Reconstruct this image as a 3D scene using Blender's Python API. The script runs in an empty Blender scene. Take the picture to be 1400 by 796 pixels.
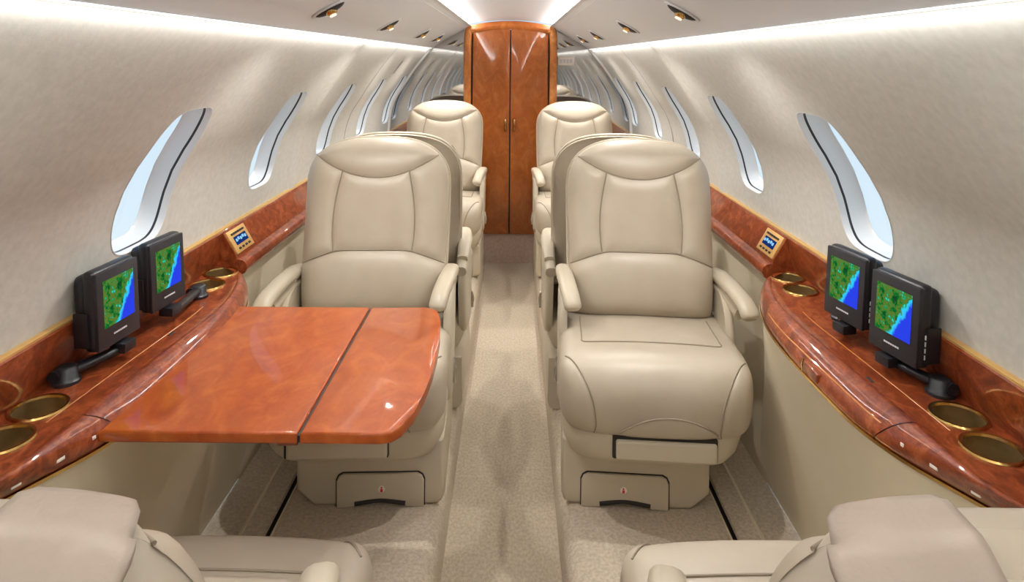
import bpy, bmesh, math, random
from mathutils import Vector, Matrix
random.seed(7)
R = math.radians
scene = bpy.context.scene
C = scene.collection

# ------------------------------------------------------------------ camera
# cabin axes: x right, y aft (viewing direction), z up, z = 0 on the dropped aisle floor
EYE = 1.38
CAMX = 0.02
FPX = 900.0
cam_d = bpy.data.cameras.new('camera')
cam_d.sensor_width = 36.0
cam_d.lens = FPX / 1400 * 36.0
cam_d.shift_y = -(398 - 80) / 1400
cam_d.shift_x = -2 / 1400
cam_d.clip_start = 0.02
cam = bpy.data.objects.new('camera', cam_d)
C.objects.link(cam)
cam.matrix_world = Matrix.Translation((CAMX, 0, EYE)) @ Matrix.Rotation(R(90), 4, 'X') @ Matrix.Rotation(R(0.5), 4, 'Z')
scene.camera = cam

# ------------------------------------------------------------------ world, exposure
w = bpy.data.worlds.new('sky')
scene.world = w
w.use_nodes = True
nt = w.node_tree
bg = nt.nodes['Background']
tc = nt.nodes.new('ShaderNodeTexCoord')
sp = nt.nodes.new('ShaderNodeSeparateXYZ')
cr = nt.nodes.new('ShaderNodeValToRGB')
cr.color_ramp.elements[0].position = 0.35
cr.color_ramp.elements[0].color = (0.62, 0.72, 0.78, 1)
cr.color_ramp.elements[1].position = 0.8
cr.color_ramp.elements[1].color = (0.33, 0.55, 0.80, 1)
mp = nt.nodes.new('ShaderNodeMapRange')
mp.inputs['From Min'].default_value = -1
mp.inputs['From Max'].default_value = 1
nt.links.new(tc.outputs['Generated'], sp.inputs[0])
nt.links.new(sp.outputs['Z'], mp.inputs['Value'])
nt.links.new(mp.outputs['Result'], cr.inputs[0])
nt.links.new(cr.outputs[0], bg.inputs['Color'])
bg.inputs['Strength'].default_value = 1.25
scene.view_settings.view_transform = 'Standard'
scene.view_settings.look = 'None'
scene.view_settings.gamma = 1
scene.view_settings.use_curve_mapping = False
scene.view_settings.exposure = 0.08

COVE_POWER = 54.0      # ceiling centre cove, each strip
READ_POWER = 16.0        # each reading lamp
WASH_POWER = 3.6      # sidewall wash strips, each
Y0C, Y1C = -2.6, 4.46  # cabin ends (forward bulkhead, aft bulkhead)

def area(name, loc, rot, sx, sy, power, col=(1, 0.99, 0.98), spread=180):
    d = bpy.data.lights.new(name, 'AREA')
    d.shape = 'RECTANGLE'; d.size = sx; d.size_y = sy
    d.energy = power; d.color = col; d.spread = R(spread)
    o = bpy.data.objects.new(name, d); C.objects.link(o)
    o.location = loc; o.rotation_euler = rot
    return o
LY = (Y0C + Y1C) / 2; LL = (Y1C - Y0C) - 0.1
for s in (-1, 1):
    # lamps lying in the two ceiling coves (throwing up and across the centre panel) and over the sidewalls
    area('cove_lamp', (s * 0.272, LY, EYE + 0.2235), (0, R(s * 155), 0), 0.012, LL, COVE_POWER)
    area('wash_lamp', (s * 0.532, LY, EYE + 0.060), (0, R(-s * 52), 0), 0.012, LL, WASH_POWER, spread=120)

# ------------------------------------------------------------------ materials
def mat(name, col, rough=0.5, metal=0.0, **kw):
    m = bpy.data.materials.new(name); m.use_nodes = True
    b = m.node_tree.nodes['Principled BSDF']
    b.inputs['Base Color'].default_value = (*col, 1)
    b.inputs['Roughness'].default_value = rough
    b.inputs['Metallic'].default_value = metal
    for k, v in kw.items():
        b.inputs[k.replace('_', ' ')].default_value = v
    return m
def srgb(r, g, b):
    f = lambda c: (c / 255 / 12.92) if c / 255 <= 0.04045 else ((c / 255 + 0.055) / 1.055) ** 2.4
    return (f(r), f(g), f(b))
def noise_col(m, c1, c2, scale, detail=4, stretch=(1, 1, 1), bump=0.0, bscale=None, lo=0.35, hi=0.65, bdist=0.002):
    t = m.node_tree; N = t.nodes; L = t.links; b = N['Principled BSDF']
    co = N.new('ShaderNodeTexCoord'); mpn = N.new('ShaderNodeMapping')
    mpn.inputs['Scale'].default_value = stretch
    L.new(co.outputs['Object'], mpn.inputs[0])
    n = N.new('ShaderNodeTexNoise'); n.inputs['Scale'].default_value = scale; n.inputs['Detail'].default_value = detail
    L.new(mpn.outputs[0], n.inputs['Vector'])
    r = N.new('ShaderNodeValToRGB')
    r.color_ramp.elements[0].position = lo; r.color_ramp.elements[0].color = (*c1, 1)
    r.color_ramp.elements[1].position = hi; r.color_ramp.elements[1].color = (*c2, 1)
    L.new(n.outputs['Fac'], r.inputs[0]); L.new(r.outputs[0], b.inputs['Base Color'])
    if bump:
        n2 = N.new('ShaderNodeTexNoise'); n2.inputs['Scale'].default_value = bscale or scale * 4; n2.inputs['Detail'].default_value = 3
        L.new(mpn.outputs[0], n2.inputs['Vector'])
        bp = N.new('ShaderNodeBump'); bp.inputs['Strength'].default_value = bump; bp.inputs['Distance'].default_value = bdist
        L.new(n2.outputs['Fac'], bp.inputs['Height']); L.new(bp.outputs[0], b.inputs['Normal'])
    return m
M = {}
M['leather'] = noise_col(mat('leather', (0, 0, 0), 0.42), srgb(180, 167, 147), srgb(188, 176, 157), 9, bump=0.10, bscale=420, bdist=0.001)
M['leather_sleeve'] = noise_col(mat('leather_sleeve', (0, 0, 0), 0.5), srgb(163, 147, 132), srgb(173, 157, 142), 14, bump=0.25, bscale=160)
M['seam'] = mat('seam_thread', srgb(152, 138, 120), 0.7)
M['shell'] = noise_col(mat('shell', (0, 0, 0), 0.38), srgb(194, 182, 160), srgb(200, 188, 166), 5)
M['panel'] = noise_col(mat('panel', (0, 0, 0), 0.45), srgb(212, 200, 174), srgb(218, 206, 180), 4)
M['carpet'] = noise_col(mat('carpet', (0, 0, 0), 0.95), srgb(182, 168, 147), srgb(205, 191, 169), 120, 6, (1, 0.7, 1), bump=0.8, bscale=260, bdist=0.004)
M['carpet_side'] = noise_col(mat('carpet_side', (0, 0, 0), 0.95), srgb(186, 172, 152), srgb(210, 196, 175), 110, 6, bump=0.8, bscale=240, bdist=0.004)
M['wall'] = noise_col(mat('wall', (0, 0, 0), 0.6), srgb(187, 185, 177), srgb(196, 194, 186), 60, 5, bump=0.18, bscale=140, bdist=0.0015)
M['ceiling'] = mat('ceiling', srgb(204, 203, 203), 0.5)
M['ceiling_centre'] = mat('ceiling_centre', srgb(198, 198, 198), 0.35)
M['white'] = mat('white_plastic', srgb(226, 224, 220), 0.22)
M['seal'] = mat('dark_seal', srgb(38, 36, 36), 0.4)
M['brass'] = mat('brass', srgb(214, 176, 108), 0.22, 1.0)
M['brass_well'] = noise_col(mat('brass_well', (0, 0, 0), 0.3, 0.8), srgb(158, 134, 90), srgb(184, 158, 110), 30)
M['gold_plate'] = mat('gold_plate', srgb(214, 172, 104), 0.35, 0.45)
M['chrome'] = mat('chrome', srgb(215, 213, 210), 0.15, 1.0)
M['black'] = mat('black_plastic', srgb(25, 25, 30), 0.38)
M['black_face'] = mat('black_face', srgb(30, 29, 33), 0.5)
M['dark'] = mat('dark_gap', srgb(40, 34, 30), 0.7)
M['mirror'] = mat('mirror', (0.55, 0.55, 0.56), 0.03, 1.0)
M['threshold'] = noise_col(mat('threshold', (0, 0, 0), 0.9), srgb(186, 162, 148), srgb(200, 176, 161), 60, bump=0.5, bscale=240)
M['red'] = mat('red_print', srgb(200, 50, 50), 0.5)
M['placard'] = mat('placard', srgb(236, 226, 218), 0.5)
M['grey_text'] = mat('grey_print', srgb(205, 205, 208), 0.4)

def wood(name, c1, c2, c3, scale, coat=0.7, rough=0.4, fleck=0.2):
    m = mat(name, c1, rough); t = m.node_tree; N = t.nodes; L = t.links; b = N['Principled BSDF']
    b.inputs['Specular IOR Level'].default_value = 0.15
    b.inputs['Coat Weight'].default_value = coat; b.inputs['Coat Roughness'].default_value = 0.04
    co = N.new('ShaderNodeTexCoord'); mp_ = N.new('ShaderNodeMapping'); mp_.inputs['Scale'].default_value = (1.6, 1, 1)
    L.new(co.outputs['Object'], mp_.inputs[0])
    n1 = N.new('ShaderNodeTexNoise'); n1.inputs['Scale'].default_value = scale; n1.inputs['Detail'].default_value = 7; n1.inputs['Distortion'].default_value = 1.6
    L.new(mp_.outputs[0], n1.inputs['Vector'])
    r = N.new('ShaderNodeValToRGB'); e = r.color_ramp.elements
    e[0].position = 0.3; e[0].color = (*c1, 1); e[1].position = 0.72; e[1].color = (*c3, 1)
    x = r.color_ramp.elements.new(0.52); x.color = (*c2, 1)
    L.new(n1.outputs['Fac'], r.inputs[0])
    n2 = N.new('ShaderNodeTexNoise'); n2.inputs['Scale'].default_value = scale * 9; n2.inputs['Detail'].default_value = 4
    L.new(mp_.outputs[0], n2.inputs['Vector'])
    mx = N.new('ShaderNodeMixRGB'); mx.blend_type = 'MULTIPLY'; mx.inputs['Fac'].default_value = fleck
    r2 = N.new('ShaderNodeValToRGB'); r2.color_ramp.elements[0].position = 0.35; r2.color_ramp.elements[0].color = (0.45, 0.4, 0.38, 1)
    r2.color_ramp.elements[1].position = 0.6; r2.color_ramp.elements[1].color = (1, 1, 1, 1)
    L.new(n2.outputs['Fac'], r2.inputs[0]); L.new(r.outputs[0], mx.inputs[1]); L.new(r2.outputs[0], mx.inputs[2])
    L.new(mx.outputs[0], b.inputs['Base Color'])
    return m
M['wood'] = wood('burl_wood', srgb(104, 42, 20), srgb(136, 62, 30), srgb(162, 86, 46), 22, fleck=0.45)
M['wood_table'] = wood('table_veneer', srgb(150, 64, 20), srgb(164, 77, 26), srgb(178, 92, 34), 9, coat=0.5, fleck=0.15)
M['wood_door'] = wood('door_veneer', srgb(138, 70, 25), srgb(152, 82, 31), srgb(166, 96, 41), 8, coat=0.6)
M['wood_door_side'] = wood('door_jamb_veneer', srgb(168, 98, 44), srgb(186, 116, 56), srgb(200, 132, 68), 9, coat=0.6)

def glass():
    m = bpy.data.materials.new('window_glass'); m.use_nodes = True; t = m.node_tree; N = t.nodes; L = t.links
    N.remove(N['Principled BSDF']); out = N['Material Output']
    tr = N.new('ShaderNodeBsdfTransparent'); tr.inputs[0].default_value = (0.94, 0.96, 0.97, 1)
    gl = N.new('ShaderNodeBsdfGlossy'); gl.inputs['Roughness'].default_value = 0.05
    fr = N.new('ShaderNodeMath'); fr.operation = 'MULTIPLY'; fr.inputs[1].default_value = 0.25
    lw_ = N.new('ShaderNodeLayerWeight'); lw_.inputs[0].default_value = 0.12; L.new(lw_.outputs['Facing'], fr.inputs[0])
    mx = N.new('ShaderNodeMixShader')
    L.new(fr.outputs[0], mx.inputs[0]); L.new(tr.outputs[0], mx.inputs[1]); L.new(gl.outputs[0], mx.inputs[2]); L.new(mx.outputs[0], out.inputs[0])
    return m
M['glass'] = glass()
def emis(name, col, strength):
    m = bpy.data.materials.new(name); m.use_nodes = True; t = m.node_tree; N = t.nodes
    N.remove(N['Principled BSDF']); e = N.new('ShaderNodeEmission'); e.inputs[0].default_value = (*col, 1); e.inputs[1].default_value = strength
    t.links.new(e.outputs[0], N['Material Output'].inputs[0]); return m
M['led'] = emis('led_strip', (1, 0.98, 0.95), 1.5)
M['display'] = emis('blue_display', srgb(20, 48, 110), 1.0)
M['display_seg'] = emis('display_segment', srgb(150, 205, 245), 1.0)
M['lens'] = emis('reading_lens', (1, 0.9, 0.7), 1.1)
def screen_mat():
    m = bpy.data.materials.new('map_screen'); m.use_nodes = True; t = m.node_tree; N = t.nodes; L = t.links
    N.remove(N['Principled BSDF'])
    uv = N.new('ShaderNodeUVMap'); uv.uv_map = 'UVMap'
    s = N.new('ShaderNodeSeparateXYZ'); L.new(uv.outputs[0], s.inputs[0])
    n = N.new('ShaderNodeTexNoise'); n.inputs['Scale'].default_value = 5; n.inputs['Detail'].default_value = 5; L.new(uv.outputs[0], n.inputs['Vector'])
    def math_(op, a, b_):
        k = N.new('ShaderNodeMath'); k.operation = op
        for i, q in enumerate((a, b_)):
            if isinstance(q, (int, float)): k.inputs[i].default_value = q
            else: L.new(q, k.inputs[i])
        return k.outputs[0]
    # sea on the lower right: u - 0.62*v + noise
    d = math_('ADD', math_('SUBTRACT', s.outputs['X'], math_('MULTIPLY', s.outputs['Y'], 0.62)), math_('MULTIPLY', math_('SUBTRACT', n.outputs['Fac'], 0.5), 0.35))
    r = N.new('ShaderNodeValToRGB'); r.color_ramp.interpolation = 'LINEAR'
    e = r.color_ramp.elements
    e[0].position = 0.36; e[0].color = (0, 0, 0, 1); e[1].position = 0.40; e[1].color = (1, 1, 1, 1)
    L.new(d, r.inputs[0])
    sea = N.new('ShaderNodeValToRGB'); q = sea.color_ramp.elements
    q[0].position = 0.38; q[0].color = (*srgb(40, 220, 245), 1); q[1].position = 0.52; q[1].color = (*srgb(44, 66, 232), 1)
    z = sea.color_ramp.elements.new(0.45); z.color = (*srgb(60, 190, 250), 1)
    L.new(d, sea.inputs[0])
    n2 = N.new('ShaderNodeTexNoise'); n2.inputs['Scale'].default_value = 4.5; n2.inputs['Detail'].default_value = 8; n2.inputs['Roughness'].default_value = 0.72; L.new(uv.outputs[0], n2.inputs['Vector'])
    land = N.new('ShaderNodeValToRGB'); q = land.color_ramp.elements
    q[0].position = 0.36; q[0].color = (*srgb(14, 60, 30), 1); q[1].position = 0.63; q[1].color = (*srgb(60, 220, 220), 1)
    for pos, c in ((0.44, (22, 104, 44)), (0.49, (50, 136, 48)), (0.52, (128, 106, 40)), (0.55, (30, 130, 56)), (0.59, (36, 160, 90))):
        z = land.color_ramp.elements.new(pos); z.color = (*srgb(*c), 1)
    L.new(n2.outputs['Fac'], land.inputs[0])
    mx = N.new('ShaderNodeMixRGB'); L.new(r.outputs[0], mx.inputs[0]); L.new(land.outputs[0], mx.inputs[1]); L.new(sea.outputs[0], mx.inputs[2])
    em = N.new('ShaderNodeEmission'); em.inputs[1].default_value = 0.95
    L.new(mx.outputs[0], em.inputs[0]); L.new(em.outputs[0], N['Material Output'].inputs[0])
    return m
M['screen'] = screen_mat()

# ------------------------------------------------------------------ mesh helpers
def obj(name, bm, m, parent=None, smooth=40, **kw):
    bmesh.ops.recalc_face_normals(bm, faces=bm.faces[:])
    me = bpy.data.meshes.new(name); bm.to_mesh(me); bm.free()
    return obj_me(name, me, m, parent, smooth, **kw)
def obj_me(name, me, m, parent=None, smooth=40):
    if smooth:
        me.polygons.foreach_set('use_smooth', [True] * len(me.polygons))
        me.set_sharp_from_angle(angle=R(smooth))
    me.materials.append(M[m])
    o = bpy.data.objects.new(name, me); C.objects.link(o)
    if parent: o.parent = parent
    return o
def empty(name, loc=(0, 0, 0), rz=0.0):
    o = bpy.data.objects.new(name, None); C.objects.link(o)
    o.empty_display_size = 0.05
    o.location = loc; o.rotation_euler = (0, 0, rz); return o
def tag(o, label, cat, group=None):
    o['label'] = label; o['category'] = cat
    if group: o['group'] = group
    return o
def struct(o, label=None):
    o['kind'] = 'structure'
    if label: o['label'] = label
    return o
def copy_tree(o, parent=None):
    c = o.copy(); C.objects.link(c)
    if parent: c.parent = parent
    for ch in o.children: copy_tree(ch, c)
    return c
def rbox(bm, lo, hi, r=0.005, seg=2, mtx=None):
    res = bmesh.ops.create_cube(bm, size=1.0)
    vs = res['verts']
    for v in vs:
        v.co = Vector([lo[i] + (v.co[i] + 0.5) * (hi[i] - lo[i]) for i in range(3)])
    if r > 0:
        es = list({e for v in vs for e in v.link_edges})
        out = bmesh.ops.bevel(bm, geom=es, offset=r, segments=seg, profile=0.6, affect='EDGES')
        vs = list(set(out['verts']) | {v for v in vs if v.is_valid})
    if mtx is not None:
        allv = set()
        stack = [v for v in vs if v.is_valid]
        while stack:
            v = stack.pop()
            if v in allv: continue
            allv.add(v)
            for e in v.link_edges: stack.append(e.other_vert(v))
        bmesh.ops.transform(bm, matrix=mtx, verts=list(allv))
def new(): return bmesh.new()
def grid(bm, fn, nu, nv, flip=False):
    vs = [[bm.verts.new(fn(i / nu, j / nv)) for j in range(nv + 1)] for i in range(nu + 1)]
    for i in range(nu):
        for j in range(nv):
            q = (vs[i][j], vs[i + 1][j], vs[i + 1][j + 1], vs[i][j + 1])
            try: bm.faces.new(q[::-1] if flip else q)
            except ValueError: pass
    return vs
def loft(bm, rings, closed=True, cap0=False, cap1=False):
    V = [[bm.verts.new(p) for p in r] for r in rings]
    n = len(V[0])
    for a, b in zip(V[:-1], V[1:]):
        for i in range(n if closed else n - 1):
            j = (i + 1) % n
            bm.faces.new((a[i], a[j], b[j], b[i]))
    if cap0: bm.faces.new(V[0])
    if cap1: bm.faces.new(V[-1][::-1])
    return V
def cr_(pts, t):
    n = len(pts) - 1; x = min(max(t, 0), 1) * n; i = min(int(x), n - 1); f = x - i
    P = [Vector(pts[max(0, min(n, k))]) for k in (i - 1, i, i + 1, i + 2)]
    return 0.5 * ((2 * P[1]) + (P[2] - P[0]) * f + (2 * P[0] - 5 * P[1] + 4 * P[2] - P[3]) * f * f + (3 * P[1] - P[0] - 3 * P[2] + P[3]) * f ** 3)
def tube(bm, pts, ra, rb=None, n=12, steps=None, taper=None, up=Vector((0, 0, 1)), pw=2.0):
    """sweep an elliptical section (ra across, rb along up) along pts (catmull-rom)"""
    rb = rb or ra; steps = steps or (len(pts) - 1) * 5
    rings = []
    for k in range(steps + 1):
        t = k / steps; p = cr_(pts, t); q = cr_(pts, min(1, t + 0.01)) - cr_(pts, max(0, t - 0.01))
        q.normalize(); sx = q.cross(up)
        if sx.length < 1e-4: sx = Vector((1, 0, 0))
        sx.normalize(); uz = sx.cross(q).normalized()
        s = taper(t) if taper else 1.0
        ring = []
        for i in range(n):
            a = 2 * math.pi * i / n; c, d = math.cos(a), math.sin(a)
            c = math.copysign(abs(c) ** (2 / pw), c); d = math.copysign(abs(d) ** (2 / pw), d)
            ring.append(p + sx * ra * s * c + uz * rb * s * d)
        rings.append(ring)
    loft(bm, rings, True, True, True)
def cyl(bm, c, r, h, n=32, axis='Z', r2=None):
    rings = []
    for k, rr in ((0, r), (1, r2 if r2 is not None else r)):
        ring = []
        for i in range(n):
            a = 2 * math.pi * i / n; x, y = rr * math.cos(a), rr * math.sin(a)
            d = {'Z': (x, y, k * h), 'Y': (x, k * h, y), 'X': (k * h, x, y)}[axis]
            ring.append(Vector(c) + Vector(d))
        rings.append(ring)
    loft(bm, rings, True, True, True)
def prism(bm, poly, z0, z1, r=0.0, seg=3):
    a = [bm.verts.new((x, y, z0)) for x, y in poly]; b = [bm.verts.new((x, y, z1)) for x, y in poly]
    n = len(poly); bot = bm.faces.new(a[::-1]); top = bm.faces.new(b)
    for i in range(n): bm.faces.new((a[i], a[(i + 1) % n], b[(i + 1) % n], b[i]))
    if r: bmesh.ops.bevel(bm, geom=list(top.edges) + list(bot.edges), offset=r, segments=seg, profile=0.55, affect='EDGES')
def extrude_y(bm, prof, y0, y1, closed=False, ny=1):
    rings = [[Vector((x, y0 + (y1 - y0) * k / ny, z)) for x, z in prof] for k in range(ny + 1)]
    loft(bm, rings, closed, closed, closed)
def boolean_cut(o, cutters):
    for c in cutters:
        md = o.modifiers.new('cut', 'BOOLEAN'); md.object = c; md.operation = 'DIFFERENCE'; md.solver = 'EXACT'
    dg = bpy.context.evaluated_depsgraph_get()
    me = bpy.data.meshes.new_from_object(o.evaluated_get(dg))
    o.modifiers.clear(); o.data = me
    me.polygons.foreach_set('use_smooth', [True] * len(me.polygons)); me.set_sharp_from_angle(angle=R(40))
    for c in cutters:
        d = c.data; bpy.data.objects.remove(c); bpy.data.meshes.remove(d)

# ------------------------------------------------------------------ sidewalls and windows
PROF = [(0.535, 0.072), (0.612, -0.02), (0.677, -0.11), (0.735, -0.20), (0.776, -0.265), (0.802, -0.33), (0.816, -0.40), (0.822, -0.47), (0.826, -0.54)]
def wall_p(p):
    v = cr_([(a, 0, b) for a, b in PROF], p); return v.x, EYE + v.z
def wall_pt(s, p, y, off=0.0):
    x, z = wall_p(p)
    x1, z1 = wall_p(min(1, p + 0.02)); x0, z0 = wall_p(max(0, p - 0.02))
    t = Vector((x1 - x0, z1 - z0)).normalized(); nx, nz = -t.y, t.x      # outward
    return Vector((s * (x + nx * off), y, z + nz * off))
def p_of_dz(dz):
    lo, hi = 0, 1
    for _ in range(40):
        m_ = (lo + hi) / 2
        if wall_p(m_)[1] - EYE > dz: lo = m_
        else: hi = m_
    return lo
PA, PB = p_of_dz(-0.118), p_of_dz(-0.432)
PC, PH = (PA + PB) / 2, (PB - PA) / 2
WIN_Y = [1.475 + 0.71 * k for k in range(-5, 5)]
WIN_Y[-1] = 4.30
HW = 0.112
NW = 56
def win_loop(yc, scale=1.0, sp=1.0):
    pts = []
    for i in range(NW):
        a = 2 * math.pi * i / NW
        c, d = math.cos(a), math.sin(a); e = 2 / 4.2
        u = math.copysign(abs(c) ** e, c); v = math.copysign(abs(d) ** e, d)
        pts.append((yc + u * HW * scale, PC + v * PH * (1 - (1 - scale) * sp)))
    return pts
def build_wall(s, name):
    bm = new()
    ys = [Y0C]; cells = []
    for yc in WIN_Y:
        a, b = yc - HW - 0.035, yc + HW + 0.035
        cells.append((a, b, yc))
    pa, pb = PA - 0.045, PB + 0.045
    def patch(y0, y1, p0, p1, ny, npp):
        grid(bm, lambda u, v: wall_pt(s, p0 + (p1 - p0) * v, y0 + (y1 - y0) * u), ny, npp)
    y = Y0C
    for a, b, yc in cells:
        patch(y, a, 0, 1, 3, 30)
        patch(a, b, 0, pa, 3, 8); patch(a, b, pb, 1, 3, 8)
        inner = win_loop(yc)
        rings = []
        for k in (0.0, 0.5, 1.0):
            ring = []
            for i_, (iy, ip) in enumerate(inner):
                du, dv = math.cos(2 * math.pi * i_ / NW), math.sin(2 * math.pi * i_ / NW)
                m_ = max(abs(du), abs(dv)); oy, op = yc + (b - yc) * du / m_, PC + (pb - PC) * dv / m_
                ring.append(wall_pt(s, op + (ip - op) * k, oy + (iy - oy) * k))
            rings.append(ring)
        loft(bm, rings)
        y = b
    patch(y, Y1C, 0, 1, 3, 30)
    o = obj(name, bm, 'wall', smooth=60)
    return o
wl = struct(build_wall(-1, 'wall_left'), 'beige upholstered curved sidewall on the table side of the cabin')
wr = struct(build_wall(1, 'wall_right'), 'beige upholstered curved sidewall opposite the unfolded table')
for s, wo in ((-1, wl), (1, wr)):
    for y in (3.26,):
        bm = new()
        grid(bm, lambda u, v: wall_pt(s, v, y + (u - 0.5) * 0.006, -0.0012 + 0.0), 1, 30)
        obj('panel_joint', bm, 'dark' if y > 3 else 'panel', wo)
    # raised padded ribs between the windows
    for k, y in enumerate((2.50,)):
        bm = new()
        grid(bm, lambda u, v: wall_pt(s, v * 0.97 + 0.02, y + (u - 0.5) * 0.10, -0.010 * math.sin(math.pi * u) ** 0.7), 8, 30)
        obj('padded_rib', bm, 'wall', wo)
wn = 0
for s in (-1, 1):
    for yc in WIN_Y:
        if yc < 0: 
            pass
        wn += 1
        we = struct(empty('window_%d' % wn, wall_pt(s, PB, yc)), None)
        loc = we.location.copy()
        def ring(scale, off):
            return [wall_pt(s, p, y, off) - loc for y, p in win_loop(yc, scale, 0.7)]
        bm = new(); loft(bm, [ring(1.012, -0.001), ring(1.0, -0.001), ring(0.99, 0.004), ring(0.978, 0.014)])
        obj('reveal', bm, 'white', we, 60)
        bm = new(); loft(bm, [ring(0.978, 0.014), ring(0.972, 0.016), ring(0.970, 0.0195)])
        obj('seal', bm, 'seal', we, 60)
        bm = new(); loft(bm, [ring(0.970, 0.0195), ring(0.955, 0.030), ring(0.94, 0.052), ring(0.90, 0.058)])
        obj('shade_frame', bm, 'white', we, 60)
        bm = new(); V = loft(bm, [ring(0.905, 0.0565), ring(0.4, 0.060), ring(0.02, 0.060)]); 
        obj('pane', bm, 'glass', we, 60)
# slotted air vent high on the table-side wall
vt = empty('air_vent', wall_pt(-1, 0.17, 3.72))
tag(vt, 'slim dark oblong air vent set high in the curved sidewall', 'vent')
def vent_pt(u, v, off, sy, sp_):
    return wall_pt(-1, 0.17 + (v - 0.5) * sp_, 3.72 + (u - 0.5) * sy, off) - vt.location
bm = new(); grid(bm, lambda u, v: vent_pt(u, v, -0.004 * math.sin(math.pi * u), 0.07, 0.14), 6, 6); obj('bezel', bm, 'ceiling', vt)
for k in range(3):
    bm = new(); grid(bm, lambda u, v: vent_pt(0.3 + 0.2 * k + (u - 0.5) * 0.12, v, -0.0055, 0.07, 0.10), 1, 6); obj('slot', bm, 'seal', vt)

# ------------------------------------------------------------------ ceiling
CE = EYE
inner, facet, outer = (0.285, 0.218), (0.36, 0.167), (0.540, 0.072)
ce = struct(empty('ceiling', (0, 0, CE)), 'pale grey cabin ceiling with lit coves')
bm = new()
prof = [(-0.30, 0.20)] + [(-0.30 + 0.60 * k / 20, 0.232 + 0.026 * (1 - ((k - 10) / 10) ** 2)) for k in range(21)] + [(0.30, 0.20)]
extrude_y(bm, prof, Y0C, Y1C); obj('centre_panel', bm, 'ceiling_centre', ce, 60)
for s in (-1, 1):
    bm = new(); extrude_y(bm, [(s * 0.262, 0.214), (s * 0.275, 0.213), (s * inner[0], 0.210), (s * facet[0], facet[1])], Y0C, Y1C); obj('inner_panel', bm, 'ceiling', ce, 30)
    bm = new(); extrude_y(bm, [(s * facet[0], facet[1]), (s * 0.47, 0.107), (s * 0.515, 0.077), (s * 0.545, 0.050)][:3] + [(s * 0.522, 0.066)], Y0C, Y1C); obj('outer_panel', bm, 'ceiling', ce, 30)
    bm = new(); extrude_y(bm, [(s * 0.520, 0.066), (s * 0.548, 0.085)], Y0C, Y1C); obj('valance', bm, 'ceiling', ce)
    bm = new(); rbox(bm, (min(s * 0.268, s * 0.284), Y0C + .02, 0.214), (max(s * 0.268, s * 0.284), Y1C - .02, 0.222), 0); obj('light_strip', bm, 'led', ce)
    bm = new(); rbox(bm, (min(s * 0.5315, s * 0.537), Y0C + .02, 0.064), (max(s * 0.5315, s * 0.537), Y1C - .02, 0.070), 0); obj('light_strip', bm, 'led', ce)
# reading lights in the outer ceiling panels
def reading_light(s, y):
    ux, uz = 0.47 - 0.36, 0.107 - 0.167
    ang = math.atan2(uz, ux)
    px, pz = 0.440, 0.167 + (0.440 - 0.36) * uz / ux
    o = empty('reading_light', (s * px, y, CE + pz - 0.001))
    o.rotation_euler = (0, -ang if s > 0 else ang, 0)
    # local x runs outboard along the panel, -z into the cabin
    bm = new(); rings = []
    for rr, z in ((1.0, 0.0), (1.0, -0.004), (0.8, -0.005), (0.72, 0.004)):
        rings.append([(0.050 * rr * math.cos(a) , 0.024 * rr * math.sin(a), z) for a in [2 * math.pi * i / 28 for i in range(28)]])
    loft(bm, rings); obj('bezel', bm, 'ceiling', o)
    bm = new(); bmesh.ops.create_uvsphere(bm, u_segments=20, v_segments=10, radius=1.0)
    for v in bm.verts: v.co = Vector((v.co.x * 0.042, v.co.y * 0.020, v.co.z * 0.013 - 0.002))
    obj('housing', bm, 'seal', o)
    bm = new(); bmesh.ops.create_uvsphere(bm, u_segments=16, v_segments=10, radius=0.018)
    for v in bm.verts: v.co.z -= 0.004
    obj('eyeball', bm, 'brass', o)
    bm = new(); cyl(bm, (0, 0, -0.0235), 0.009, 0.004, 16); obj('lens', bm, 'lens', o)
    d = bpy.data.lights.new('reading_lamp', 'SPOT'); d.energy = READ_POWER * (1.0 if y > 1 else 0.8 if y < 0.5 else 0.25);   # the lamps over the sleeved seats are dimmed
    d.spot_size = R(150); d.spot_blend = 1.0; d.shadow_soft_size = 0.01; d.color = (1, 0.97, 0.93)
    lo = bpy.data.objects.new('reading_lamp', d); C.objects.link(lo); lo.parent = o; lo.location = (0, 0, -0.055); lo.rotation_euler = (0, (ang if s > 0 else -ang), 0)
    return o
for s in (-1, 1):
    for k, y in enumerate((-0.1, 0.75, 1.64, 2.42, 3.30, 3.95)):
        o = reading_light(s, y)
        tb = 'unfolded table' if s < 0 else 'stowed-table console'
        where = ('forward of the sleeved seat on the side of the %s', 'over the sleeved seat on the side of the %s', 'over the gap beside the %s', 'over the back-to-back seats aft of the %s', 'over the rear legroom on the side of the %s', 'nearest the wood door on the side of the %s')[k] % tb
        tag(o, 'brass eyeball reading light ' + where, 'reading light', 'brass reading lights in the ceiling panels')

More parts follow.
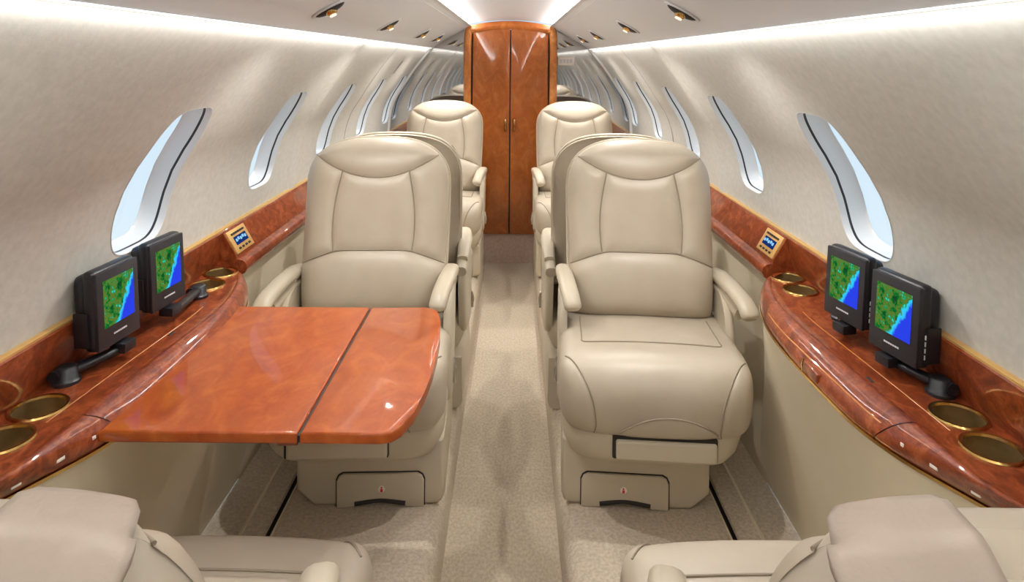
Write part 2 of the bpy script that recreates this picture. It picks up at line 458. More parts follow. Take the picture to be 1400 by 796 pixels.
# ------------------------------------------------------------------ floor
SF = 0.145   # raised side floor
bm = new(); rbox(bm, (-0.17, Y0C, -0.05), (0.17, Y1C, 0.0), 0); fl = struct(obj('floor', bm, 'carpet'), 'taupe carpet of the dropped aisle')
for s in (-1, 1):
    nm = 'floor_left' if s < 0 else 'floor_right'
    bm = new()
    prof = [(0.160, -0.02), (0.162, SF - 0.05), (0.170, SF - 0.018), (0.188, SF - 0.003), (0.21, SF), (0.596, SF)]
    extrude_y(bm, [(s * a, b) for a, b in prof], Y0C, Y1C); f = struct(obj(nm, bm, 'carpet_side', smooth=60), 'carpeted raised floor beside the aisle')
    bm = new(); extrude_y(bm, [(s * 0.596, SF), (s * 0.596, SF - 0.012), (s * 0.608, SF - 0.012), (s * 0.608, SF)], Y0C, Y1C); obj('seat_track_slot', bm, 'dark', f)
    bm = new(); extrude_y(bm, [(s * 0.590, SF + 0.0005), (s * 0.591, SF + 0.003), (s * 0.595, SF + 0.003), (s * 0.596, SF + 0.0005)], Y0C, Y1C); obj('track_edge', bm, 'panel', f)
    bm = new(); extrude_y(bm, [(s * 0.608, SF), (s * 0.612, SF + 0.006), (s * 0.660, SF + 0.010), (s * 0.664, SF + 0.013), (s * 0.672, SF + 0.013), (s * 0.676, SF + 0.010), (s * 0.85, SF + 0.012)], Y0C, Y1C); obj('outer_carpet', bm, 'carpet_side', f)
    bm = new(); extrude_y(bm, [(s * 0.663, SF + 0.0125), (s * 0.665, SF + 0.0150), (s * 0.671, SF + 0.0150), (s * 0.673, SF + 0.0125)], Y0C, Y1C); obj('track_cover_strip', bm, 'panel', f)
    # lower sidewall below the ledge, aft and forward of the console
    sd = 'left' if s < 0 else 'right'
    bm = new(); extrude_y(bm, [(s * 0.760, 0.755), (s * 0.768, 0.60), (s * 0.770, 0.40), (s * 0.762, SF)], 1.90, Y1C); struct(obj('wall_lower_' + sd, bm, 'panel', smooth=60), 'beige lower sidewall panel under the aft wooden ledge')
    bm = new(); extrude_y(bm, [(s * 0.805, 0.735), (s * 0.800, 0.60), (s * 0.785, 0.40), (s * 0.762, SF)], Y0C, 0.80); struct(obj('wall_forward_' + sd, bm, 'panel', smooth=60), 'beige lower sidewall panel forward of the console')

# ------------------------------------------------------------------ wooden rails along the walls
for s in (-1, 1):
    r = struct(empty('trim_%d' % (1 if s < 0 else 2), (0, 0, 0)), 'burl wood rail with gold edge running along the sidewall')
    YA = 1.888
    bm = new(); extrude_y(bm, [(s * a, b) for a, b in [(0.826, 0.872), (0.815, 0.878), (0.809, 0.873), (0.811, 0.862), (0.822, 0.80), (0.836, 0.768), (0.850, 0.768), (0.85, 0.872)]], Y0C, YA, True); obj('fascia', bm, 'wood', r, 50)
    bm = new(); extrude_y(bm, [(s * a, b) for a, b in [(0.83, 0.872), (0.815, 0.878), (0.809, 0.873), (0.806, 0.866), (0.770, 0.806), (0.768, 0.796), (0.768, 0.756), (0.85, 0.756), (0.85, 0.872)]], YA, Y1C - 0.002, True); obj('fascia', bm, 'wood', r, 50)
    bm = new(); extrude_y(bm, [(s * a, b) for a, b in [(0.830, 0.868), (0.830, 0.880), (0.818, 0.883), (0.812, 0.880), (0.812, 0.875), (0.822, 0.871)]], Y0C, Y1C - 0.002, True); obj('gold_edge', bm, 'gold_plate', r, 50)
    bm = new(); extrude_y(bm, [(s * a, b) for a, b in [(0.7685, 0.797), (0.752, 0.794), (0.742, 0.786), (0.739, 0.772), (0.745, 0.758), (0.756, 0.752), (0.7685, 0.752)]], YA + 0.001, Y1C - 0.002, True); obj('ledge', bm, 'wood', r, 50)
    bm = new(); extrude_y(bm, [(s * a, b) for a, b in [(0.84, 0.772), (0.806, 0.772), (0.797, 0.768), (0.793, 0.758), (0.795, 0.735), (0.802, 0.728), (0.84, 0.728)]], Y0C, 0.815, True); obj('ledge', bm, 'wood', r, 50)

# ------------------------------------------------------------------ side consoles
CT = 0.775    # console top
# plan curves of the console: upper edge and the lower (gold) line, which bulges further into the cabin
EDGE = [(0.826, 0.78), (0.77, 0.83), (0.72, 0.885), (0.695, 0.95), (0.690, 1.05), (0.686, 1.15), (0.681, 1.27), (0.674, 1.40), (0.668, 1.52), (0.672, 1.62), (0.687, 1.71), (0.712, 1.79), (0.745, 1.85), (0.785, 1.885), (0.83, 1.90)]
EDGE2 = [(0.826, 0.82), (0.79, 0.865), (0.747, 0.93), (0.706, 1.01), (0.667, 1.095), (0.644, 1.19), (0.639, 1.29), (0.637, 1.40), (0.639, 1.50), (0.648, 1.60), (0.668, 1.70), (0.696, 1.785), (0.735, 1.85), (0.78, 1.885), (0.83, 1.90)]
FH = 0.050
def face_xy(t, z):
    f = min(1, max(0, (CT - z) / FH)); f = f ** 0.8
    return cr_([(a + (c - a) * f, b + (d - b) * f, 0) for (a, b), (c, d) in zip(EDGE, EDGE2)], t)
def face_dir(t, z):
    q = face_xy(min(1, t + .01), z) - face_xy(max(0, t - .01), z); q.normalize(); return q
def edge_pts(n=72, t0=0.0, t1=1.0):
    return [cr_([(a, b, 0) for a, b in EDGE], t0 + (t1 - t0) * k / n) for k in range(n + 1)]
def t_of_y(y):
    lo, hi = 0.0, 1.0
    for _ in range(40):
        m_ = (lo + hi) / 2
        if cr_([(a, b, 0) for a, b in EDGE], m_).y < y: lo = m_
        else: hi = m_
    return lo
YS0, YS1 = 1.105, 1.655   # stowage bay seams
CUPS = [(0.786, 1.125), (0.775, 1.030), (0.790, 1.835), (0.782, 1.735)]
def band(bm, s, prof, t0, t1, n=40):
    """sweep (inset, z) profile along console edge; inset measured outboard from the edge"""
    rings = []
    for k in range(n + 1):
        t = t0 + (t1 - t0) * k / n
        ring = []
        for i, z in prof:
            p = face_xy(t, z); q = face_dir(t, z)
            ring.append(Vector((s * (p.x + q.y * i), p.y - q.x * i, z)))
        rings.append(ring)
    loft(bm, rings, False)
def build_console(s):
    o = empty('side_console', (0, 0, 0))
    # top slab with cup holes
    E = [(v.x + 0.012, v.y) for v in edge_pts(60)]
    poly = [(s * x, y) for x, y in E if x < 0.838] + [(s * 0.838, 1.90), (s * 0.838, 0.80)]
    bm = new(); prism(bm, poly, CT - 0.02, CT)
    top = obj('top', bm, 'wood', o, 40)
    cut = []
    for cx, cy in CUPS:
        b2 = new(); cyl(b2, (s * cx, cy, CT - 0.08), 0.0395, 0.2, 48); cut.append(obj('cutter', b2, 'wood'))
    bpy.context.view_layer.update()
    boolean_cut(top, cut)
    for cx, cy in CUPS:
        b2 = new()
        R1 = [(0.0385, CT - 0.001), (0.0395, CT + 0.003), (0.0445, CT + 0.0035), (0.046, CT + 0.0005)]
        loft(b2, [[(s * cx + r_ * math.cos(a), cy + r_ * math.sin(a), z) for a in [2 * math.pi * i / 48 for i in range(48)]] for r_, z in R1])
        rim = obj('cup_rim', b2, 'brass', o)
        b2 = new()
        V = loft(b2, [[(s * cx + r_ * math.cos(a), cy + r_ * math.sin(a), z) for a in [2 * math.pi * i / 48 for i in range(48)]] for r_, z in ((0.0390, CT), (0.0375, CT - 0.06), (0.03, CT - 0.065), (0.001, CT - 0.065))])
        obj('cup_well', b2, 'brass_well', o)
    # rounded wooden nosing in three lengths
    nose = [(0.014, CT), (0.008, CT + 0.0015), (0.002, CT), (-0.003, CT - 0.005), (-0.005, CT - 0.013), (-0.006, CT - 0.024), (-0.005, CT - 0.036), (-0.002, CT - 0.046), (0.002, CT - 0.051), (0.010, CT - 0.052)]
    ta, tb = t_of_y(YS0), t_of_y(YS1)
    for a, b in ((0.0, ta - 0.0018), (ta, tb), (tb + 0.0018, 1.0)):
        bm = new(); band(bm, s, nose, a, b); obj('nosing', bm, 'wood', o, 60)
    bm = new(); band(bm, s, [(0.012, CT - 0.003), (0.002, CT - 0.01), (0.001, CT - 0.03), (0.006, CT - 0.050)], 0, 1, 70); obj('nosing_core', bm, 'dark', o, 60)
    bm = new(); band(bm, s, [(0.008, CT - 0.051), (-0.002, CT - 0.051), (-0.003, CT - 0.056), (0.008, CT - 0.057)], 0, 1, 70); obj('gold_line', bm, 'brass', o, 60)
    # fine inlay line along the top
    bm = new(); band(bm, s, [(0.052, CT + 0.0004), (0.0525, CT + 0.0010), (0.0545, CT + 0.0010), (0.055, CT + 0.0004)], ta - 0.02, tb - 0.05, 40); obj('inlay_line', bm, 'wood_door_side', o)
    # beige skirt panel down to the floor
    rings = []
    n = 60
    for k in range(n + 1):
        p = face_xy(k / n, 0); q = face_dir(k / n, 0)
        tx, ty = p.x + q.y * 0.004, p.y - q.x * 0.004
        by = 0.80 + (ty - 0.80) * 1.10
        col = []
        for f, z in ((0, CT - 0.056), (0.25, 0.58), (0.55, 0.42), (0.85, 0.25), (1.0, SF + 0.012)):
            g = f ** 0.9
            bx = 0.766 + 0.05 * max(0, abs(k / n - 0.5) * 2 - 0.8)
            col.append(Vector((s * (tx + (bx - tx) * g), ty + (by - ty) * g, z)))
        rings.append(col)
    bm = new(); loft(bm, rings, False); obj('skirt_panel', bm, 'panel', o, 70)
    return o
cl = build_console(-1); cr2 = build_console(1)
tag(cl, 'burl wood side console with brass cup holders and table pulled out', 'console')
tag(cr2, 'burl wood side console with brass cup holders and its table stowed', 'console')
# stowed table lid line and pull latch on the console with the stowed table
bm = new(); band(bm, 1, [(-0.0055, CT - 0.020), (-0.0068, CT - 0.0215), (-0.0055, CT - 0.0235)], t_of_y(1.12), t_of_y(1.64)); obj('lid_line', bm, 'wood_door_side', cr2)
p = face_xy(t_of_y(1.36), CT - 0.035)
bm = new(); rbox(bm, (p.x - 0.0105, 1.325, CT - 0.047), (p.x + 0.0035, 1.390, CT - 0.026), 0.005, 3); lt = obj('table_latch', bm, 'wood', cr2)
bm = new(); tube(bm, [(p.x - 0.006, 1.393, CT - 0.024), (p.x - 0.011, 1.395, CT - 0.036), (p.x - 0.013, 1.386, CT - 0.048)], 0.0018, n=8); obj('latch_edge', bm, 'brass', lt)
# brass catch above the pulled-out table
bm = new(); rbox(bm, (-0.672, 1.375, CT - 0.022), (-0.662, 1.400, CT - 0.013), 0.003, 2); obj('catch', bm, 'brass', cl)
bm = new(); rbox(bm, (0.70, 1.24, CT), (0.706, 1.262, CT + 0.0012), 0.0005, 1); obj('slot_mark', bm, 'dark', cr2)
bm = new(); rbox(bm, (-0.722, 1.42, CT), (-0.716, 1.442, CT + 0.0012), 0.0005, 1); obj('slot_mark', bm, 'dark', cl)
for cc, s in ((cl, -1), (cr2, 1)):
    for y in (1.06, 0.995, 0.93):   # small pale blocks standing in for reflections on the glossy nosing
        t = t_of_y(y); p = face_xy(t, CT - 0.028); q = face_dir(t, CT - 0.028)
        b2 = new(); rbox(b2, (-0.007 if y < 1.05 else -0.0035, -0.0015, -0.003), (0.007 if y < 1.05 else 0.0035, 0.0015, 0.003), 0.0013, 2)
        mo = obj('button_or_glint', b2, 'placard', cc)
        mo.location = (s * (p.x - 0.0055), p.y, CT - 0.028); mo.rotation_euler = (0, 0, math.atan2(q.y, s * q.x))

# ------------------------------------------------------------------ pulled-out table
TZ = 0.754
tb_ = empty('folding_table', (-0.40, 1.372, TZ))
tag(tb_, 'glossy reddish wood folding table pulled out from the console', 'table')
off = Vector((-0.40, 1.36))
def leaf(name, poly):
    bm = new(); prism(bm, [(x - off.x, y - off.y) for x, y in poly], -0.020, 0, 0.005, 4); return obj(name, bm, 'wood_table', tb_, 50)
leaf('table_leaf', [(-0.664, 1.083), (-0.3345, 1.083), (-0.3345, 1.637), (-0.664, 1.637)])
right = [(-0.196, 1.083), (-0.178, 1.088), (-0.164, 1.104), (-0.151, 1.15), (-0.141, 1.22), (-0.136, 1.30), (-0.136, 1.38), (-0.140, 1.47), (-0.148, 1.55), (-0.156, 1.60), (-0.164, 1.622), (-0.178, 1.634), (-0.196, 1.637)]
leaf('table_leaf', [(-0.3295, 1.083)] + right + [(-0.3295, 1.637)])
bm = new(); rbox(bm, (-0.3345 - off.x, 1.085 - off.y, -0.017), (-0.3295 - off.x, 1.635 - off.y, -0.006), 0); obj('hinge_gap', bm, 'dark', tb_)
for y in (1.16, 1.56):
    bm = new(); rbox(bm, (-0.355 - off.x, y - 0.03 - off.y, -0.026), (-0.309 - off.x, y + 0.03 - off.y, -0.0195), 0.001, 1); obj('hinge_plate', bm, 'brass', tb_)
bm = new(); rbox(bm, (-0.37 - off.x, 1.088 - off.y, -0.026), (-0.335 - off.x, 1.11 - off.y, -0.0195), 0.002, 1); obj('hinge_block', bm, 'wood', tb_)

# ------------------------------------------------------------------ monitors on swing arms
def monitor(s, cx, cy, yaw, arm, pivot, label):
    """face centre (cx, cy); yaw = how far the screen turns towards the forward end"""
    W, H, T = 0.122, 0.152, 0.055
    o = empty('swing_arm_monitor', (cx, cy, 0.816))
    d = Vector((-s * math.cos(yaw), -math.sin(yaw), 0))         # screen normal
    ur = Vector((0, 0, 1)).cross(d) ; ur.normalize()          # screen right as seen by viewer
    lean = 0.06
    def P(u, v, n):   # u right, v up, n out of the face
        return ur * u + Vector((0, 0, v)) - d * (v * lean) + d * n
    mtx = Matrix(((ur.x, -d.x, 0, 0), (ur.y, -d.y, 0, 0), (0, 0, 1, 0), (0, 0, 0, 1)))
    sh = Matrix.Identity(4); sh[1][2] = lean
    X = mtx @ sh                                               # local: x right, y into the monitor, z up
    bm = new(); rbox(bm, (-W / 2, 0.006, 0.0), (W / 2, T * 0.55, H), 0.010, 3, X); obj('housing', bm, 'black', o, 50)
    bm = new(); rbox(bm, (-W / 2 + 0.006, T * 0.4, 0.012), (W / 2 - 0.006, T, H - 0.010), 0.016, 4, X); obj('rear_housing', bm, 'black', o, 50)
    bm = new(); rbox(bm, (-W / 2 + 0.001, 0.0, 0.001), (W / 2 - 0.001, 0.008, H - 0.004), 0.003, 2, X); obj('bezel', bm, 'black_face', o, 50)
    bm = new()
    sw, s0, s1 = W / 2 - 0.017, 0.040, H - 0.022
    vs = [bm.verts.new(X @ Vector(q)) for q in ((-sw, -0.0006, s0), (sw, -0.0006, s0), (sw, -0.0006, s1), (-sw, -0.0006, s1))]
    f = bm.faces.new(vs); uvl = bm.loops.layers.uv.new('UVMap')
    for lp, uv in zip(f.loops, ((0, 0), (1, 0), (1, 1), (0, 1))): lp[uvl].uv = uv
    me = bpy.data.meshes.new('screen'); bm.to_mesh(me); bm.free(); so = obj_me('screen', me, 'screen', o, 0); so['label'] = 'lit map display with green land and blue sea'
    bm = new()
    for k in range(7): rbox(bm, (-0.019 + k * 0.0055, -0.0008, 0.0205), (-0.019 + k * 0.0055 + 0.0042, 0.001, 0.0235), 0, 1, X)
    obj('maker_name', bm, 'grey_text', o, 0)
    bm = new(); rbox(bm, (W / 2 - 0.001, 0.018, 0.01), (W / 2 + 0.004, T - 0.008, 0.075), 0.002, 2, X) if s > 0 else rbox(bm, (-W / 2 - 0.004, 0.018, 0.01), (-W / 2 + 0.001, T - 0.008, 0.075), 0.002, 2, X)
    ctl = obj('side_controls', bm, 'black', o, 50)
    if s > 0:
        for k in range(4):
            bm = new(); rbox(bm, (W / 2 + 0.003, 0.012, 0.02 + k * 0.012), (W / 2 + 0.0045, 0.014, 0.028 + k * 0.012), 0, 1, X); obj('control_mark', bm, 'grey_text', o, 0)
    # hinge, arm and pivot post
    base = Vector((cx, cy, 0.816))
    a0 = Vector((arm[0], arm[1], CT + 0.022)) - base; a1 = Vector((pivot[0], pivot[1], CT + 0.022)) - base
    bm = new(); rbox(bm, (-0.018, -0.014, -0.016), (0.018, 0.020, 0.004), 0.004, 2, Matrix.Translation(a0 * 0.35) @ mtx); obj('hinge', bm, 'black', o, 50)
    bm = new(); tube(bm, [a0 + Vector((0, 0, 0.004)), a0 * 0.66 + a1 * 0.34, a0 * 0.33 + a1 * 0.67 + Vector((0, 0, -0.002)), a1 + Vector((0, 0, -0.004))], 0.012, 0.008, 12, pw=2.8); obj('swing_arm', bm, 'black', o, 50)
    bm = new(); R2 = [(0.024, CT - 0.816), (0.024, CT + 0.006 - 0.816), (0.019, CT + 0.010 - 0.816), (0.018, CT + 0.028 - 0.816), (0.014, CT + 0.031 - 0.816), (0.001, CT + 0.031 - 0.816)]
    c = a1
    loft(bm, [[(c.x + r_ * math.cos(a), c.y + r_ * math.sin(a), z) for a in [2 * math.pi * i / 24 for i in range(24)]] for r_, z in R2], True, True, True); obj('pivot_post', bm, 'black', o, 50)
    bm = new(); cyl(bm, (c.x + s * 0.010, c.y - 0.022, CT + 0.018 - 0.816), 0.011, 0.010, 16, 'Y'); obj('tension_knob', bm, 'black', o, 50)
    tag(o, label, 'monitor')
monitor(1, 0.748, 1.262, 0.20, (0.752, 1.30), (0.803, 1.200), 'black monitor with map screen, swung toward cup holders, on stowed-table console')
monitor(1, 0.738, 1.430, 0.20, (0.742, 1.420), (0.795, 1.545), 'black monitor with map screen, aft one beside the stowed-table console cup holders')
monitor(-1, -0.750, 1.300, 0.08, (-0.745, 1.325), (-0.800, 1.215), 'black monitor with map screen, forward one of the pair over the unfolded table')
monitor(-1, -0.752, 1.490, 0.10, (-0.748, 1.500), (-0.765, 1.650), 'black monitor with map screen, aft one of the pair over the unfolded table')

# ------------------------------------------------------------------ gold switch panels on the rails
for s in (-1, 1):
    o = empty('switch_panel', (s * 0.7885, 1.955, 0.838))
    # local: x along the wall (viewer's right), y into the wall, z up
    o.rotation_euler = (0, 0, R(90) if s < 0 else R(-90))
    tilt = Matrix.Rotation(R(-30.5), 4, 'X') @ Matrix.Scale(0.80, 4, (0, 0, 1)) @ Matrix.Scale(1.16, 4, (1, 0, 0)) @ Matrix.Rotation(0, 4, 'Z')
    bm = new(); rbox(bm, (-0.052, -0.004, -0.044), (0.052, 0.004, 0.044), 0.002, 2, tilt); obj('plate', bm, 'gold_plate', o)
    bm = new(); rbox(bm, (-0.034, -0.006, -0.016), (0.034, -0.003, 0.016), 0.0005, 1, tilt); obj('display', bm, 'display', o, 0)
    for k in range(5):
        bm = new(); rbox(bm, (-0.031 + k * 0.0125, -0.0066, -0.004 + 0.003 * (k % 2)), (-0.022 + k * 0.0125, -0.0055, 0.007 + 0.003 * (k % 2)), 0, 1, tilt); obj('display_segment', bm, 'display_seg', o, 0)
    for k in range(6):
        bm = new(); rbox(bm, (-0.037 + k * 0.0128, -0.007, 0.024), (-0.028 + k * 0.0128, -0.0035, 0.032), 0.001, 1, tilt); obj('button_or_glint', bm, 'dark', o, 0)
    for k in range(4):
        bm = new(); rbox(bm, (-0.034 + k * 0.019, -0.007, -0.034), (-0.024 + k * 0.019, -0.0035, -0.026), 0.001, 1, tilt); obj('button_or_glint', bm, 'dark', o, 0)
    tag(o, 'gold switch panel with blue display in the wood rail ' + ('behind the unfolded table' if s < 0 else 'opposite the unfolded table'), 'switch panel')

# ------------------------------------------------------------------ aft bulkhead: mirrors, double door
wb = struct(empty('wall_back', (0, Y1C, 0)), 'mirrored aft bulkhead with carpeted step')
for s in (-1, 1):
    bm = new(); rbox(bm, (min(s * 0.31, s * 0.87), 0, SF), (max(s * 0.31, s * 0.87), 0.02, EYE + 0.24), 0); obj('mirror_panel', bm, 'mirror', wb, 0)
    bm = new()   # pale arch frame where the sidewall meets the bulkhead
    rings = []
    for k in range(31):
        pcur = k / 30
        rings.append([wall_pt(s, pcur, 0, 0.0) + Vector((0, 0, 0)), wall_pt(s, pcur, 0, -0.010) + Vector((0, 0, 0)), wall_pt(s, pcur, 0, -0.014) + Vector((0, -0.012, 0)), wall_pt(s, pcur, 0, -0.010) + Vector((0, -0.03, 0)), wall_pt(s, pcur, 0, 0.0) + Vector((0, -0.034, 0))])
    loft(bm, rings, False); obj('arch_frame', bm, 'white', wb, 60)
bm = new(); rbox(bm, (-0.31, -0.02, 0.0), (0.31, 0.02, SF + 0.06), 0); obj('step_riser', bm, 'threshold', wb)
dr = struct(empty('door_1', (0, Y1C, 0)), 'amber wood double door with arched top and brass pulls')
DZ0, DZ1 = SF + 0.058, EYE + 0.252
def arch_top(x): return DZ1 - 0.045 * (abs(x) / 0.31) ** 2
def door_poly(x0, x1, z0, inset):
    n = 12
    return [(x0, z0), (x1, z0)] + [(x1 + (x0 - x1) * k / n, arch_top(x1 + (x0 - x1) * k / n) - inset) for k in range(n + 1)]
def prism_xz(bm, poly, y0, y1, r=0.0):
    a = [bm.verts.new((x, y0, z)) for x, z in poly]; b = [bm.verts.new((x, y1, z)) for x, z in poly]
    n = len(poly); f = bm.faces.new(a); bm.faces.new(b[::-1])
    for i in range(n): bm.faces.new((a[i], b[i], b[(i + 1) % n], a[(i + 1) % n]))
    if r: bmesh.ops.bevel(bm, geom=list(f.edges), offset=r, segments=3, profile=0.5, affect='EDGES')
for s in (-1, 1):
    bm = new(); a, b = sorted((s * 0.004, s * 0.252)); prism_xz(bm, door_poly(a, b, DZ0, 0.055), -0.050, -0.02, 0.003)
    lf = obj('door_leaf', bm, 'wood_door', dr)
    bm = new(); tube(bm, [(s * 0.030, -0.051, 0.895), (s * 0.030, -0.062, 0.905), (s * 0.030, -0.064, 0.935), (s * 0.030, -0.062, 0.965), (s * 0.030, -0.051, 0.975)], 0.008, n=10); obj('pull', bm, 'brass', lf)
    bm = new(); tube(bm, [(s * 0.285, -0.045, DZ0), (s * 0.285, -0.045, 0.9), (s * 0.287, -0.045, arch_top(0.29) - 0.08), (s * 0.255, -0.045, arch_top(0.27) - 0.03)], 0.026, 0.022, 16, 30, up=Vector((0, 1, 0)), pw=2.6); obj('jamb', bm, 'wood_door_side', dr)
bm = new(); n = 24
rings = []
for k in range(n + 1):
    x = -0.262 + 0.524 * k / n; zt = arch_top(x)
    rings.append([(x, -0.02, zt), (x, -0.058, zt), (x, -0.066, zt - 0.008), (x, -0.066, zt - 0.040), (x, -0.058, zt - 0.055), (x, -0.02, zt - 0.055)])
loft(bm, rings, True, True, True); obj('arched_header', bm, 'wood_door', dr, 50)
bm = new(); rbox(bm, (-0.004, -0.040, DZ0), (0.004, -0.02, DZ1 - 0.058), 0); obj('centre_gap', bm, 'dark', dr)
bm = new(); rbox(bm, (-0.30, -0.020, DZ0 - .004), (0.30, 0.01, DZ1 - 0.06), 0); obj('backing', bm, 'dark', dr)
# placard on the mirrored bulkhead
o = empty('exit_placard', (0.375, Y1C - 0.012, EYE - 0.012)); tag(o, 'small white placard fixed to the mirrored bulkhead beside the door', 'sign')
bm = new(); rbox(bm, (-0.055, -0.012, -0.03), (0.055, 0.012, 0.026), 0.004, 2); obj('body', bm, 'placard', o)
bm = new()
for k in range(4): rbox(bm, (-0.042 + k * 0.022, -0.0128, -0.016), (-0.026 + k * 0.022, -0.0118, 0.010), 0, 1)
obj('lettering', bm, 'grey_text', o, 0)
# forward bulkhead behind the camera
bm = new(); rbox(bm, (-0.9, Y0C - 0.05, -0.05), (0.9, Y0C, EYE + 0.3), 0); struct(obj('wall_front', bm, 'wall'), 'plain forward bulkhead')

# ------------------------------------------------------------------ seats
BW, BH = 0.226, 0.555
def v_top(x): return 0.400 + 0.155 * max(0.0, 1 - (abs(x) / BW) ** 2.5) ** (1 / 2.5)
def side_x(v):
    if v <= 0.40: return BW - 0.012 * (1 - v / 0.40) ** 2
    return BW * max(0.0, 1 - (min(1, (v - 0.40) / 0.155)) ** 2.5) ** (1 / 2.5)
def back_frame(rec):
    sr, cr__ = math.sin(rec), math.cos(rec)
    o0 = Vector((0, 0.02, 0.432)); vv = Vector((0, sr, cr__)); nn = Vector((0, -cr__, sr))
    return lambda u, v, h: o0 + Vector((u, 0, 0)) + vv * v + nn * h
def dome(u, v):
    a = min(1, abs(u) / BW); h = -0.040 * a ** 5 + 0.010 * a ** 2 * (1 - a)
    if v > 0.36: h -= 0.045 * min(1, (v - 0.36) / 0.195) ** 3.2
    h += 0.020 * math.exp(-((v - 0.11) / 0.10) ** 2)
    if v < 0.06: h -= 0.030 * ((0.06 - v) / 0.06) ** 2
    return h
def coons(b, t, l, r):
    """boundary curves b(u), t(u), l(v), r(v) -> (x, v)"""
    def f(u, v):
        B, T, L, R_ = Vector(b(u)), Vector(t(u)), Vector(l(v)), Vector(r(v))
        c = (1 - u) * (1 - v) * Vector(b(0)) + u * (1 - v) * Vector(b(1)) + (1 - u) * v * Vector(t(0)) + u * v * Vector(t(1))
        return (1 - v) * B + v * T + (1 - u) * L + u * R_ - c
    return f
def ease(t): return t
def hs(x): return 0.428 + 0.072 * (abs(x) / 0.196) ** 2          # headrest seam
def ls(x): return 0.205 - 0.042 * max(0, (abs(x) - 0.10) / 0.122) ** 1.3   # lumbar seam
XH = 0.196
def cx_(v): return 0.106 + 0.022 * math.sin(math.pi * min(1, max(0, (0.445 - v) / 0.24)) * 0.75)
def panel(bm, B, f, n, m, puff, ew=0.016):
    def pt(i, j):
        u, v = i, j
        # sample denser near borders
        u = 0.5 - 0.5 * math.cos(math.pi * u) * (0.6 + 0.4 * abs(math.cos(math.pi * u))) if True else u
        v = 0.5 - 0.5 * math.cos(math.pi * v) * (0.6 + 0.4 * abs(math.cos(math.pi * v)))
        u = min(1, max(0, u)); v = min(1, max(0, v))
        x, y = f(u, v)
        # distance to the borders in metres
        d = min((Vector(f(u, v)) - Vector(f(k, v))).length for k in (0, 1))
        d = min(d, min((Vector(f(u, v)) - Vector(f(u, k))).length for k in (0, 1)))
        h = dome(x, y) + puff * (1 - math.exp(-(d / ew) ** 1.3)) - 0.0
        return B(x, y, h)
    grid(bm, pt, n, m)
